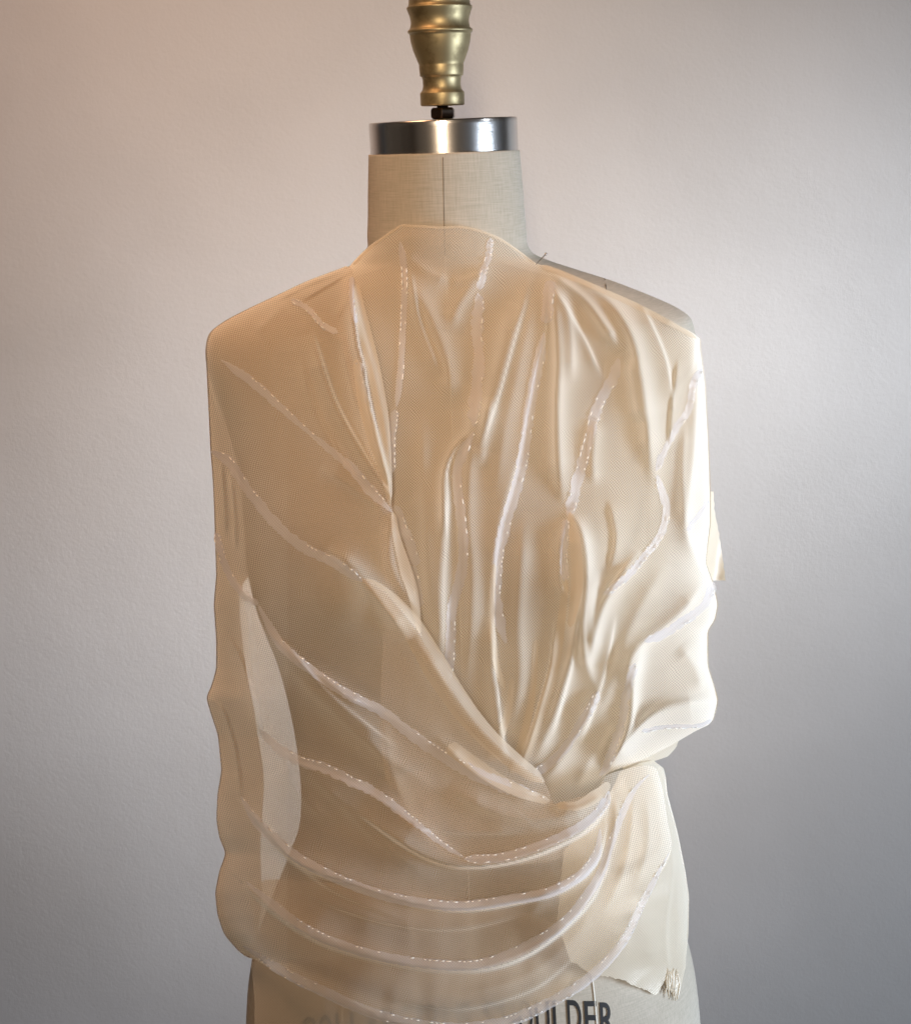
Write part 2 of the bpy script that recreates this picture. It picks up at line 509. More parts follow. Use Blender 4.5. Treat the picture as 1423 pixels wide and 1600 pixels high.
# nut : six flats with chamfers, a collar above
nv, nf = [], []
zn0, zn1 = zpx(186), zpx(168)
levels = [(rpx(17), zn0), (rpx(20.5), zn0 + (zn1-zn0)*.18), (rpx(20.5), zn0 + (zn1-zn0)*.80), (rpx(17.5), zn1)]
for r_, z in levels:
    for k in range(6):
        a = math.pi/3*k + 0.42
        nv.append((r_*math.cos(a), r_*math.sin(a), z))
for i in range(3):
    for k in range(6):
        nf.append((i*6+k, i*6+(k+1) % 6, (i+1)*6+(k+1) % 6, (i+1)*6+k))
nf += [tuple(reversed(range(6))), tuple(range(18, 24))]
nut = link('hex_nut', mesh_from('hex_nut', nv, nf), M_NUT, form, smooth=False)
bv = nut.modifiers.new('bevel', 'BEVEL'); bv.width = 0.0007; bv.segments = 2
rod = lathe('threaded_rod', [(rpx(9), zpx(192)), (rpx(9), zpx(160))], M_NUT, form, 24)
was = lathe('washer', [(rpx(19), zpx(189.5)), (rpx(20), zpx(188.6)), (rpx(20), zpx(187.0)), (rpx(19), zpx(186.4))], M_NUT, form, 40)
fin = [(165.5, 20), (165, 32), (164, 33.6), (163, 34.2), (146, 34.4), (144, 34), (143, 32.5), (140, 30.6), (135, 29.4), (130, 29.3), (125, 29.6),
       (121, 30.4), (119.2, 31.5), (118.6, 33), (117.5, 33.6), (112, 34.0), (103, 34.6), (101.5, 34.4), (100.5, 34.4), (96, 36.2), (88, 39.2), (78, 42.8), (66, 45.6),
       (56, 47.2), (52, 47.4), (51.4, 49.0), (50.0, 49.9), (47.5, 50.0), (46, 49.2), (45, 47.4), (42, 46.0), (36, 44.8), (30, 45.0), (24, 46.4), (18, 48.4),
       (13, 50.2), (11.6, 50.4), (10.0, 50.0), (9.2, 48.6), (8.4, 47.4), (4, 47.2), (-2, 46.4), (-10, 44), (-20, 38), (-28, 30), (-36, 24), (-46, 22), (-58, 26),
       (-72, 32), (-88, 34), (-104, 30), (-114, 20), (-120, 8)]
finial = lathe('finial', [(rpx(h), zpx(v)) for v, h in fin], M_BRASS, form, 96)

# ---- the print on the hip
def arc_v(u): return 1562 + 0.00018*(u - 870)**2 + np.where(u > 900, (u - 900)*0.06, 0)
def letters():
    txt = 'COLLAPSIBLE SHOULDER'
    u = 468.0
    widths = {'I': 0.55, ' ': 0.62, 'L': 0.86, 'E': 0.92}
    tot = sum(widths.get(c, 1) for c in txt); unit = (961 - 468) / tot
    for c in txt:
        w_ = widths.get(c, 1) * unit
        if c != ' ':
            cu = bpy.data.curves.new('letter', 'FONT'); cu.body = c; cu.offset = 0.012
            ob = bpy.data.objects.new('tmp', cu); COL.objects.link(ob)
            bpy.context.view_layer.update()
            me = bpy.data.meshes.new_from_object(ob.evaluated_get(bpy.context.evaluated_depsgraph_get()))
            bpy.data.objects.remove(ob); 
            bm = bmesh.new(); bm.from_mesh(me)
            bmesh.ops.subdivide_edges(bm, edges=[e for e in bm.edges if e.calc_length() > 0.12], cuts=3, use_grid_fill=True)
            bmesh.ops.triangulate(bm, faces=bm.faces)
            bm.to_mesh(me); bm.free()
            co = np.array([v.co[:2] for v in me.vertices])
            x0, x1 = co[:, 0].min(), co[:, 0].max()
            k = (co[:, 0] - x0) / (x1 - x0 + 1e-9)
            uu = u + 2.0 + k * (w_ - 5.0)
            top = arc_v(u + w_/2)
            vv = top + (0.70 - co[:, 1]) / 0.70 * 52.0
            uu = uu + (vv - top) * 0.05
            p = on_body(uu, vv, 0.0009)
            for i, vert in enumerate(me.vertices): vert.co = p[i]
            me.name = 'letter'
            o = link('letter', me, M_INK, form, smooth=False)
        u += w_
letters()

# ------------------------------------------------------------------ the drape
# silhouettes of the cloth in the photograph
LP = np.array([(570, 340), (568, 386), (548, 414), (482, 438), (420, 468), (370, 493), (336, 514), (323, 540), (326, 600), (329, 660), (331, 705), (334, 740),
               (337, 800), (338, 840), (340, 900), (336, 945), (340, 1000), (340, 1045), (333, 1070), (324, 1090), (330, 1110), (343, 1150), (348, 1205),
               (342, 1240), (340, 1280), (345, 1310), (355, 1333), (345, 1360), (338, 1395), (342, 1430), (352, 1460), (375, 1487), (394, 1500), (400, 1560), (400, 1700)], float)
RP = np.array([(822, 340), (832, 400), (850, 408), (945, 431), (1010, 456), (1060, 474), (1084, 488), (1094, 515), (1092, 540), (1100, 600), (1105, 690), (1108, 770), (1108, 820),
               (1104, 850), (1101, 880), (1112, 910), (1120, 945), (1115, 970), (1104, 985), (1104, 1040), (1115, 1075), (1120, 1095), (1112, 1128), (1090, 1145),
               (1060, 1165), (1036, 1195), (1040, 1240), (1056, 1300), (1068, 1360), (1074, 1400), (1073, 1460), (1069, 1500), (1066, 1560), (1066, 1700)], float)
_VG = np.arange(300, 1760, 1.0)
def _soft(tab):
    y = np.interp(_VG, tab[:, 1], tab[:, 0])
    k = np.exp(-(np.arange(-30, 31) / 6.0)**2); k /= k.sum()
    return np.convolve(np.pad(y, 30, 'edge'), k, 'valid')
_LS, _RS = _soft(LP), _soft(RP)
def Lu(v): return np.interp(v, _VG, _LS)
def Ru(v): return np.interp(v, _VG, _RS)
GD = [(340, .064), (400, .066), (440, .060), (480, .064), (520, .080), (650, .108), (760, .130), (860, .146), (960, .145), (1100, .139), (1230, .142), (1350, .148),
      (1480, .150), (1600, .140), (1700, .140)]

def drape_depth(u, v, off=0.0, lift=0.003, g=1.0):
    u = np.asarray(u, float); v = np.asarray(v, float)
    c = cen(v)
    s = np.where(u < c, (u - c) / (c - Lu(v)), (u - c) / (Ru(v) - c))
    base = smooth_interp(GD, v) * g * sup(s, 2.3)
    near = np.clip(1 - np.clip((v - 430) / 300, 0, 1), 0, 1)        # high up the cloth lies on the form
    d = base.copy()
    for _ in range(7):
        p = P(u, v, d)
        b = body_front(p[..., 0], p[..., 2]) + lift
        b = np.where(np.abs(p[..., 0]) < z_hw(p[..., 2]), b, 0)
        k = 0.006
        hi = np.maximum(b, base); lo = np.minimum(b, base)
        t = hi + k * np.exp(-(hi - lo) / k) * 0.7 * (b > 0.01)
        t = t * (1 - near * 0.0)
        d = 0.5*d + 0.5*t
    return d + off * sup(s, 3)

# every fold: (path, height in mm, softness on its left side, on its right side)   px
INNER_FOLDS = [
 ([(836,422),(804,520),(776,620),(748,700)], 5, 4, 14), ([(858,440),(906,520),(938,590)], 5, 4, 12), ([(1000,474),(1038,560),(1050,640)], 4, 4, 14),
 ([(640,420),(655,500),(690,590)], 4, 4, 12), ([(905,940),(890,1040),(860,1150)], 5, 4, 14), ([(960,960),(940,1060),(905,1160)], 5, 4, 12),
 ([(1060,560),(1050,640),(1046,700)], 4, 12, 4), ([(950,780),(962,840),(950,900)], 4, 14, 4),
 # cowl under the neck
 ([(628,392),(650,412),(678,430),(705,438)], 5, 7, 12), ([(632,420),(660,470),(684,520),(702,580),(706,640)], 7, 16, 12),
 ([(766,400),(742,440),(716,480),(704,520)], 6, 10, 14), ([(700,440),(730,438),(755,425)], 3, 9, 9),
 # folds falling in the V
 ([(660,640),(664,760),(668,860),(672,980)], 4, 14, 14), ([(697,730),(694,820),(688,920),(690,1040)], 7, 7, 16),
 ([(738,600),(735,700),(732,800),(738,920),(730,1080)], 5, 12, 12),
 ([(733,675),(708,706),(695,740),(694,780),(694,840)], 6, 4, 8), ([(765,620),(755,690),(748,730)], 5, 8, 14),
 ([(798,470),(786,540),(770,600),(756,660),(748,700)], 6, 14, 18),
 # pleat dropping from the pin
 ([(842,416),(826,500),(808,580),(792,650),(780,720),(772,790)], 7, 16, 22),
 ([(846,420),(852,480),(846,540),(834,590),(824,640),(812,700),(796,760),(780,820),(772,880),(768,960)], 6, 3, 22),
 ([(852,424),(866,480),(872,560),(870,640),(872,720),(880,790)], 8, 12, 9),
 ([(768,960),(770,1040),(776,1090),(782,1140),(790,1190)], 7, 6, 16), ([(820,800),(814,900),(810,980),(812,1060),(800,1150)], 6, 14, 16),
 ([(856,430),(880,470),(890,520),(892,600)], 7, 8, 12),
 ([(848,416),(878,440),(915,470),(948,515),(970,550)], 8, 10, 12), ([(850,414),(900,436),(950,470),(984,520),(1000,580),(1010,650),(1016,720),(1024,770)], 9, 14, 12),
 ([(850,412),(920,434),(1000,468),(1060,500),(1092,524)], 8, 5, 14),
 ([(985,560),(990,600),(1000,660)], 5, 10, 10), ([(930,655),(925,720),(928,760)], 6, 9, 9),
 ([(1085,520),(1088,600),(1084,700),(1075,780),(1072,830),(1086,870),(1110,905)], 8, 8, 14), ([(1070,660),(1066,740),(1070,830)], 5, 8, 8),
 # body of the sleeve like swag
 ([(884,800),(902,818),(912,850),(916,900),(910,980),(914,1030),(930,1078)], 10, 9, 14), ([(884,810),(876,860),(876,910),(890,940)], 6, 4, 10),
 ([(930,890),(922,950),(924,1020)], 5, 8, 8), ([(1000,860),(970,900),(945,940),(932,980),(920,1040)], 8, 12, 8), ([(1040,880),(1010,930),(985,980),(960,1050),(930,1130)], 6, 16, 14),
 ([(1100,905),(1070,950),(1030,985),(1003,1005),(985,1030),(972,1080)], 8, 8, 14), ([(1003,1005),(990,1060),(985,1120),(972,1160),(950,1200)], 9, 7, 12),
 ([(1118,1095),(1080,1098),(1040,1106),(1010,1124),(988,1150),(965,1180),(945,1208)], 13, 16, 10),
 ([(900,1010),(880,1070),(860,1130),(835,1190)], 6, 10, 12), ([(930,1080),(910,1130),(880,1180),(850,1220)], 6, 12, 10),
 ([(870,960),(860,1040),(838,1120),(812,1200)], 5, 8, 6), ([(960,1110),(930,1170),(900,1230)], 5, 12, 12),
 ([(598,1100),(610,1200),(650,1290),(700,1340)], 4, 10, 10), ([(1060,1010),(1085,1040),(1098,1080)], 6, 12, 12),
]
OUTER_FOLDS = [
 ([(470,560),(500,660),(560,760)], 4, 4, 16), ([(440,1000),(520,1090),(620,1170)], 5, 4, 14), ([(480,1400),(600,1440),(720,1450),(840,1420)], 4, 14, 4),
 ([(420,1310),(520,1390),(640,1440)], 3, 14, 4), ([(600,1560),(720,1575),(830,1545),(900,1490)], 4, 14, 4), ([(640,1290),(720,1300),(820,1300)], 4, 12, 4),
 ([(548,420),(556,470),(566,520),(584,580),(600,650),(608,720),(612,790)], 6, 6, 14),
 ([(545,424),(520,440),(500,452),(470,470)], 5, 6, 12), ([(540,420),(480,445),(430,470)], 4, 6, 10), ([(546,430),(540,470),(520,500)], 3, 8, 12),
 ([(548,430),(552,490),(558,540),(566,570),(574,620),(590,690),(606,750),(612,790)], 10, 4, 9),
 ([(488,520),(506,580),(524,630),(550,680),(580,730),(608,772)], 10, 5, 16), ([(530,520),(545,580),(560,640),(585,700),(608,760)], 6, 10, 8),
 ([(450,470),(430,490),(400,520)], 3, 10, 10),
 ([(500,730),(550,760),(590,790),(612,812)], 5, 14, 10), ([(612,800),(608,860),(618,900),(655,960)], 5, 8, 8),
 ([(510,858),(545,882),(575,915),(605,955),(640,1000)], 10, 14, 10), ([(560,905),(600,925),(650,985),(700,1065),(760,1140),(850,1222)], 7, 6, 20),
 ([(640,990),(690,1060),(740,1130),(790,1180),(850,1230)], 6, 8, 16), 
 ([(400,945),(420,990),(470,1035),(540,1085),(600,1115)], 6, 8, 12), ([(450,1040),(520,1110),(600,1180),(680,1230)], 5, 12, 12),
 ([(500,1060),(560,1120),(600,1190),(640,1250)], 3, 14, 14), ([(680,1150),(740,1205),(800,1240),(860,1258)], 7, 7, 10),
 ([(345,720),(350,780),(352,840)], 5, 5, 8), ([(360,735),(366,800),(368,860)], 3, 4, 6), ([(336,830),(360,900),(400,945)], 5, 7, 9),
 ([(370,880),(385,960),(395,1060),(405,1150)], 5, 8, 14), ([(345,980),(372,1020),(392,1080),(408,1150)], 5, 6, 10),
 ([(326,1092),(345,1105),(362,1150),(372,1200),(376,1245)], 5, 6, 10), 
 ([(425,1165),(480,1200),(540,1225),(600,1255),(660,1300),(720,1335)], 5, 9, 14), ([(480,1210),(540,1260),(600,1320),(680,1370)], 5, 12, 12),
 ([(440,1180),(460,1230),(520,1290)], 4, 12, 12),
 ([(376,1250),(410,1290),(465,1347),(540,1378),(640,1410),(720,1420),(800,1410),(880,1388),(930,1345),(945,1290)], 17, 34, 5),
 ([(385,1385),(424,1420),(465,1450),(520,1478),(625,1506),(700,1514),(760,1512),(820,1492),(880,1450),(925,1400),(950,1340)], 17, 34, 5),
 ([(380,1482),(447,1525),(507,1556),(595,1592),(680,1606),(784,1602),(850,1580),(905,1546),(953,1504),(990,1450),(1023,1380),(1047,1330)], 13, 32, 6),
 ([(560,1270),(640,1325),(690,1348),(740,1353),(800,1345),(860,1325),(920,1292),(952,1250)], 16, 28, 5),
 ([(700,1230),(760,1262),(830,1280),(890,1272),(945,1248)], 8, 16, 14), ([(868,1262),(905,1262),(945,1240)], 6, 8, 8),
 ([(820,1450),(850,1400),(890,1380),(930,1330)], 3, 10, 10), ([(700,1540),(760,1545),(830,1520),(900,1460),(940,1390)], 4, 14, 14),
 ([(960,1240),(962,1290),(940,1380)], 5, 7, 7), ([(990,1230),(985,1300),(970,1370),(940,1430)], 5, 8, 8), ([(1010,1240),(1012,1320),(990,1390)], 4, 8, 8),
]
HIP_FOLDS = [([(1026,1196),(1042,1250),(1054,1310),(1066,1370),(1070,1440),(1064,1510)], 7, 12, 8), ([(1018,1200),(1030,1260),(1042,1310),(1056,1370),(1060,1440),(1056,1520)], 4, 9, 7),
 ([(975,1210),(990,1260),(1000,1300),(1015,1360)], 5, 8, 10), ([(990,1400),(1010,1450),(1020,1510)], 5, 18, 18), ([(950,1215),(965,1280),(955,1360)], 5, 8, 10),
 ([(985,1330),(1000,1370),(1022,1385)], 5, 12, 12), ([(1040,1250),(1050,1350),(1040,1450),(1046,1540)], 4, 5, 8)]

def prep(folds, seed=5, sat=True):
    r_ = random.Random(seed); out = []
    for p, a, l, r in folds:
        q = catmull(p, 10); out.append((q, a, l, r))
        tg = np.gradient(q, axis=0); tg /= np.linalg.norm(tg, axis=1)[:, None] + 1e-9
        nm = np.stack([tg[:, 1], -tg[:, 0]], -1); t = np.linspace(0, 1, len(q))[:, None]
        for sd in ((r_.choice((1, -1)),) if sat and a < 8 else ()):                 # smaller creases that run beside each fold
            o0 = sd * r_.uniform(7, 15); o1 = sd * r_.uniform(12, 34)
            c = q + nm * (o0 * (1 - t) + o1 * t) + nm * 2.5 * np.sin(t * r_.uniform(3, 8))
            i0 = int(len(q) * r_.uniform(0, .3)); i1 = int(len(q) * r_.uniform(.65, 1)) + 1
            if i1 - i0 > 4: out.append((c[i0:i1], a * r_.uniform(.08, .2), r_.uniform(7, 12), r_.uniform(7, 12)))
    return out
INNER_FOLDS, OUTER_FOLDS, HIP_FOLDS = prep(INNER_FOLDS, sat=False), prep(OUTER_FOLDS), prep(HIP_FOLDS)

def fold_height(u, v, folds, k=1.0):
    h = np.zeros(np.shape(u))
    for path, a, l, r in folds:
        lo = path.min(0) - 60; hi = path.max(0) + 60
        m = (u > lo[0]) & (u < hi[0]) & (v > lo[1]) & (v < hi[1])
        if not m.any(): continue
        d, sg, fr = seg_dist(u[m], v[m], path)
        l2, r2 = (3.6 if l <= 6 else l*1.7), (3.6 if r <= 6 else r*1.7)
        s = np.where(sg > 0, l2, r2)
        if a >= 8: a = a * 1.45
        taper = np.clip(np.minimum(fr, 1 - fr) * 5 + 0.06, 0, 1)
        h[m] += a * 0.00080 * k * np.where(s < 4, np.exp(-(d / s)**2), np.exp(0.50 - np.sqrt((d / s)**2 * 3.2 + 0.25))) * taper
    return h

def wrinkle(u, v, seed=0, a=1.0):
    return 0.5 * a * (0.0011 * vnoise(u/34 + 3, v/75 + 9, seed) + 0.0005 * vnoise(u/13, v/30, seed + 1) + 0.0022 * vnoise(u/95, v/140, seed + 2))

def layer_depth(kind, u, v):
    if kind == 'inner':
        d = drape_depth(u, v, 0.0, 0.0030, 0.96)
        amp = np.interp(v, [350, 400, 440, 500], [0.1, 0.3, 0.7, 1.0])
        behind = np.interp(v, [1130, 1240], [0, 1]) * 0.010         # tucks in behind the crossing panel
        return d + fold_height(u, v, INNER_FOLDS, 1.8) * amp + wrinkle(u, v, 3, 0.6 * amp) - behind
    if kind == 'outer':
        d = drape_depth(u, v, 0.0, 0.0042)
        amp = np.interp(v, [400, 450, 500], [0.4, 0.7, 1.0])
        lift = np.interp(v, [420, 600, 800, 1200], [0.001, 0.004, 0.014, 0.020]) * np.clip((u - 330) / 120, 0, 1)
        return d + lift + fold_height(u, v, OUTER_FOLDS, 1.4) * amp + wrinkle(u, v, 11, 0.7 * amp)
    if kind == 'hip':
        d = drape_depth(u, v, 0.0, 0.004, 0.90)
        return d + fold_height(u, v, HIP_FOLDS, 1.0) + wrinkle(u, v, 21, 0.8)
    if kind == 'under':
        return drape_depth(u, v, 0.0, 0.0045, 0.0) + 0.0012 * vnoise(u/22, v/60, 51)
    if kind == 'back':
        c = cen(v)
        s = np.where(u < c, (u - c) / (c - Lu(v)), (u - c) / (Ru(v) - c))
        return -0.125 * sup(s * 0.995, 2.2) + 0.004 * vnoise(u/16, v/120, 31) + 0.003 * vnoise(u/40, v/60, 33)

def cloth_uv(u, v):            # millimetres of cloth
    return np.stack([np.asarray(u) * 0.53, -np.asarray(v) * 0.53], -1)

drape = empty('draped_blouse', (0, -0.1, 0.8),
              'sheer cream silk blouse wrapped in a low V with clear sewn tapes', 'blouse')

def panel(name, kind, poly, mat, step=3.5, offset=0.0, parent=None, raw=None, smooth_poly=True, nth=None):
    poly = catmull(poly, 7, closed=True) if smooth_poly else np.array(poly, float)
    v0, v1 = poly[:, 1].min() - step, poly[:, 1].max() + step
    vs_ = np.arange(v0, v1 + step, step)
    nt_ = nth or int(800 / step * 1.15)
    th = np.linspace(-np.pi/2, np.pi/2, nt_)
    c = cen(vs_)[:, None]
    s = np.sin(th)[None, :]
    pad = 2.0
    U = np.where(s < 0, c + (c - Lu(vs_)[:, None] + pad) * s, c + (Ru(vs_)[:, None] - c + pad) * s)
    V = np.broadcast_to(vs_[:, None], U.shape).copy()
    sd = poly_sdf(U, V, poly)
    if raw: sd = sd + raw(U, V)
    nr, nc = U.shape
    uv = np.stack([U, V], -1)
    vid = {}; pts = []; faces = []
    def vert(i, j):
        k = (i, j)
        if k not in vid: vid[k] = len(pts); pts.append(uv[i, j])
        return vid[k]
    def cut(a, b):
        k = (a, b) if a < b else (b, a)
        if k not in vid:
            (i0, j0), (i1, j1) = k
            t = sd[i0, j0] / (sd[i0, j0] - sd[i1, j1])
            vid[k] = len(pts); pts.append(uv[i0, j0]*(1-t) + uv[i1, j1]*t)
        return vid[k]
    ins = sd > 0
    for i in range(nr - 1):
        row = ins[i, :-1].astype(int) + ins[i, 1:] + ins[i+1, :-1] + ins[i+1, 1:]
        for j in np.nonzero(row)[0]:
            q = [(i, j), (i+1, j), (i+1, j+1), (i, j+1)]
            q = [(int(a), int(b)) for a, b in q]
            if row[j] == 4:
                faces.append([vert(*a) for a in q]); continue
            f = []
            for a, b in zip(q, q[1:] + q[:1]):
                if ins[a]: f.append(vert(*a))
                if ins[a] != ins[b]: f.append(cut(a, b))
            if len(f) >= 3: faces.append(f)
    pts = np.array(pts)
    d = layer_depth(kind, pts[:, 0], pts[:, 1]) + offset
    p = P(pts[:, 0], pts[:, 1], d)
    o = link(name, mesh_from(name, p, faces, cloth_uv(pts[:, 0], pts[:, 1])), mat, parent or drape)
    return o

def depth_at(kind, u, v): return layer_depth(kind, np.asarray(u, float), np.asarray(v, float))

LEFT_SIL = [tuple(p) for p in LP]
# --- back of the cloth, seen through the left edge and behind the right arm
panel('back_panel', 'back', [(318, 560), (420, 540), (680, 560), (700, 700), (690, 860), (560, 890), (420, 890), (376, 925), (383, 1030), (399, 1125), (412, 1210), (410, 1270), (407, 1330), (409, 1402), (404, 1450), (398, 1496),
       (370, 1486), (344, 1465), (334, 1430), (330, 1390), (345, 1345), (336, 1300), (334, 1240), (340, 1180), (322, 1110), (318, 1088), (335, 1040), (330, 900)], M_BACK_SHADED, 5)
panel('back_panel', 'back', [(1060, 540), (1112, 560), (1112, 700), (1112, 860), (1125, 940), (1120, 1000), (1112, 1060), (1124, 1100), (1104, 1130), (1060, 1150), (960, 1160), (800, 1140), (740, 1000), (740, 700), (760, 560), (900, 540)], M_FOLD, 5)  # right half keeps a paler silk, without the left panel's painted shade
# --- inner sheet : neck, chest, pinned shoulder, right side
inner = [(624, 352.5), (628, 350.5), (633, 350.5), (660, 352), (690, 354), (718, 352), (724, 353), (750, 359), (780, 371), (806, 388), (836, 411), (842, 413), (880, 425), (948, 454), (1000, 478), (1050, 504), (1089, 526),
         (1104, 560), (1112, 700), (1114, 800), (1112, 860), (1122, 940), (1122, 980), (1112, 1040), (1126, 1095), (1113, 1127), (1085, 1143), (1052, 1162), (1010, 1184), (975, 1198), (950, 1208), (942, 1222), (935, 1260), (920, 1300),
         (880, 1340), (800, 1352), (735, 1350), (690, 1335), (650, 1305), (615, 1260), (598, 1190), (595, 1100), (598, 1000), (600, 900), (590, 800), (560, 640), (530, 520), (534, 440), (547, 415), (575, 386), (605, 364)]
panel('inner_panel', 'inner', inner, M_INNER, 2.7, smooth_poly=True)
# --- outer sheet : crosses from the left shoulder to the right hip
outer = [(548, 418), (553, 440), (560, 480), (572, 530), (586, 590), (600, 660), (608, 720), (612, 790), (622, 830), (640, 880), (650, 925), (655, 960), (660, 1000),
         (672, 1020), (700, 1068), (728, 1112), (760, 1148), (790, 1178), (820, 1200), (848, 1220), (858, 1238), (864, 1256), (872, 1254), (895, 1248), (920, 1240), (938, 1226), (947, 1211),
         (960, 1206), (1014, 1196), (1030, 1215), (1042, 1280), (1048, 1330), (1024, 1378), (1004, 1420), (982, 1466), (955, 1504), (920, 1535), (885, 1560), (835, 1586), (784, 1606), (700, 1614), (650, 1608),
         (595, 1592), (551, 1576), (507, 1556), (447, 1527), (403, 1502), (376, 1488), (350, 1468), (334, 1432), (330, 1395), (338, 1358), (345, 1333), (334, 1300), (330, 1260), (338, 1205), (333, 1150), (322, 1110), (316, 1090),
         (326, 1066), (334, 1030), (330, 940), (332, 850), (326, 740), (320, 640), (316, 540), (332, 508), (368, 488), (420, 462), (482, 434), (530, 418)]
panel('crossing_panel', 'outer', outer, M_SHEER, 2.7)
# --- opaque hip piece with a raw lower edge
hip = [(960, 1225), (968, 1206), (1000, 1192), (1020, 1188), (1036, 1200), (1046, 1240), (1062, 1300), (1074, 1360), (1080, 1410), (1078, 1460), (1072, 1505), (1066, 1530), (1062, 1550), (1054, 1552), (1046, 1540), (1040, 1530),
       (1032, 1545), (1026, 1556), (1000, 1543), (970, 1530), (945, 1526), (925, 1524), (890, 1500), (870, 1440), (880, 1330), (930, 1280)]
panel('hip_panel', 'hip', hip, M_HIP, 3.5, raw=lambda U, V: np.where((V > 1500) & (U < 1040), 2.2 * vnoise(U/3.0, V/3.0, 5) + 1.5*vnoise(U/9, V/9, 6), 0), smooth_poly=False)
under = [(398, 1380), (398, 1450), (391, 1530), (386, 1640), (760, 1640), (790, 1600), (835, 1575), (880, 1545), (900, 1500), (860, 1440), (700, 1400), (520, 1380)]
panel('under_panel', 'under', under, M_UNDER, 5)
# under layer below the sleeve swag
panel('under_flap', 'hip', [(975, 1190), (1000, 1165), (1062, 1150), (1056, 1168), (1043, 1182), (1020, 1190), (985, 1200), (972, 1204)], M_HIP, 4, offset=-0.006, smooth_poly=False)

# --- flap standing out behind the right arm
fl = np.array([(1096, 768), (1114, 770), (1116, 800), (1122, 830), (1128, 870), (1133, 907), (1112, 906), (1098, 902)], float)
nu, nv_ = 9, 22
fv, ff, fu = [], [], []
for i in range(nv_):
    t = i/(nv_-1); v = 768 + 139*t
    ur = np.interp(v, [768, 800, 830, 870, 907], [1114, 1116, 1122, 1128, 1133]) + 0.7*math.sin(i*2.7)
    for j in range(nu):
        s = j/(nu-1); u = 1090*(1-s) + ur*s
        fv.append(P(u, v, -0.045 + 0.012*math.sin(s*3 + t*2.5) )); fu.append((u*.53, -v*.53))
for i in range(nv_-1):
    for j in range(nu-1):
        ff.append((i*nu+j, (i+1)*nu+j, (i+1)*nu+j+1, i*nu+j+1))
flap = link('loose_back_flap', mesh_from('loose_back_flap', fv, ff, fu), M_HIP, drape)

# --- doubled strips: turned edges and pleat underlays (cloth seen two layers thick)
def ribbon(name, kind, path, width, mat, off=0.0012, crown=0.0, rag=0.0, seed=0, across=6, step=3.5, parent=None, taper=0.12, endoff=0.0):
    q = catmull(path, step)
    n = len(q)
    tg = np.gradient(q, axis=0); tg /= np.linalg.norm(tg, axis=1)[:, None] + 1e-9
    nm = np.stack([-tg[:, 1], tg[:, 0]], -1)
    s = np.linspace(-1, 1, across + 1)
    wv = np.full(n, width/2.0) if np.isscalar(width) else np.interp(np.linspace(0, 1, n), np.linspace(0, 1, len(width)), width)/2
    tt = np.linspace(0, 1, n)
    wv = wv * np.clip(np.minimum(tt, 1-tt)/max(taper, 1e-4)*0.85 + 0.15, 0, 1)
    k = np.arange(n)
    el = wv * (1 + rag * vnoise(k*0.8 + seed*7.7, k*0 + seed, 41 + seed))
    er = wv * (1 + rag * vnoise(k*0.8 + seed*3.1, k*0 + 5 + seed, 57 + seed))
    el *= 0.9; er *= 0.9
    W = np.where(s[None, :] < 0, el[:, None], er[:, None]) * s[None, :]
    U = q[:, 0:1] + nm[:, 0:1]*W; V = q[:, 1:2] + nm[:, 1:2]*W
    base = depth_at(kind, U.ravel(), V.ravel()).reshape(U.shape)
    mid = depth_at(kind, q[:, 0], q[:, 1])[:, None]
    prof = crown * (1 - s[None, :]**2) + crown * 0.35 * rag * vnoise(k[:, None]*0.35 + seed, s[None, :]*2 + 3, 71)
    d = np.maximum(base, 0.55*base + 0.45*mid) + off + prof
    p = P(U, V, d).reshape(-1, 3)
    m = across + 1
    fs = [(i*m+j, (i+1)*m+j, (i+1)*m+j+1, i*m+j+1) for i in range(n-1) for j in range(m-1)]
    uv = cloth_uv(U.ravel(), V.ravel())
    o = link(name, mesh_from(name, p, fs, uv), mat, parent or drape)
    return o, q, nm, wv, d[:, across//2]

STR = [
 ('outer', [(562,905),(598,928),(640,975),(680,1042),(722,1106),(764,1155),(812,1196),(850,1222)], [16,30,40,46,42,36,30,20], -0.0015),
 ('outer', [(556,440),(566,500),(580,560),(596,640),(604,710),(610,785)], [8,22,24,22,16,6], 0.0015),
 ('outer', [(556,560),(566,620),(582,680),(600,740),(610,790)], [10,18,22,14,6], 0.0030),
 ('outer', [(614,800),(620,840),(634,890),(646,930),(656,990)], [8,14,22,16,6], 0.0015),
 ('inner', [(884,905),(878,960),(868,1030),(850,1095),(832,1150),(814,1205)], [10,14,16,17,16,14], 0.0025),
 ('inner', [(800,1060),(794,1110),(782,1150),(768,1190)], [8,12,14,12], 0.0020),
 ('inner', [(838,1000),(832,1080),(818,1150),(800,1210)], [8,10,14,12], 0.0010),
 ('inner', [(890,800),(900,860),(900,920),(890,980)], [8,22,20,10], 0.0015),
 ('inner', [(772,880),(768,960),(774,1030),(788,1075)], [8,10,12,8], 0.0020),
 ('inner', [(640,1205),(655,1260),(680,1305),(705,1330)], [70,60,40,10], -0.0030),
 ('outer', [(700,1165),(760,1208),(810,1236),(858,1252)], [26,26,22,12], 0.0015),
 ('outer', [(870,1258),(905,1258),(940,1236),(950,1222)], [10,16,22,12], 0.0015),
]
STR += [
 ('inner', [(627,352),(660,354),(690,355.5),(720,355),(750,361),(780,373),(806,390),(834,411)], [5,4,4,4,4,4,4,4], 0.0008),
 ('inner', [(842,415),(880,428),(948,457),(1000,481),(1050,507),(1088,529)], [10,9,9,10,10,6], 0.0015),
 ('inner', [(627,352),(606,366),(578,388),(552,414)], [4,4,5,4], 0.0008),
]
for k, path, wd, off in STR:
    ribbon('folded_edge', k, path, wd, M_FOLD, off=off, across=6, taper=0.05)

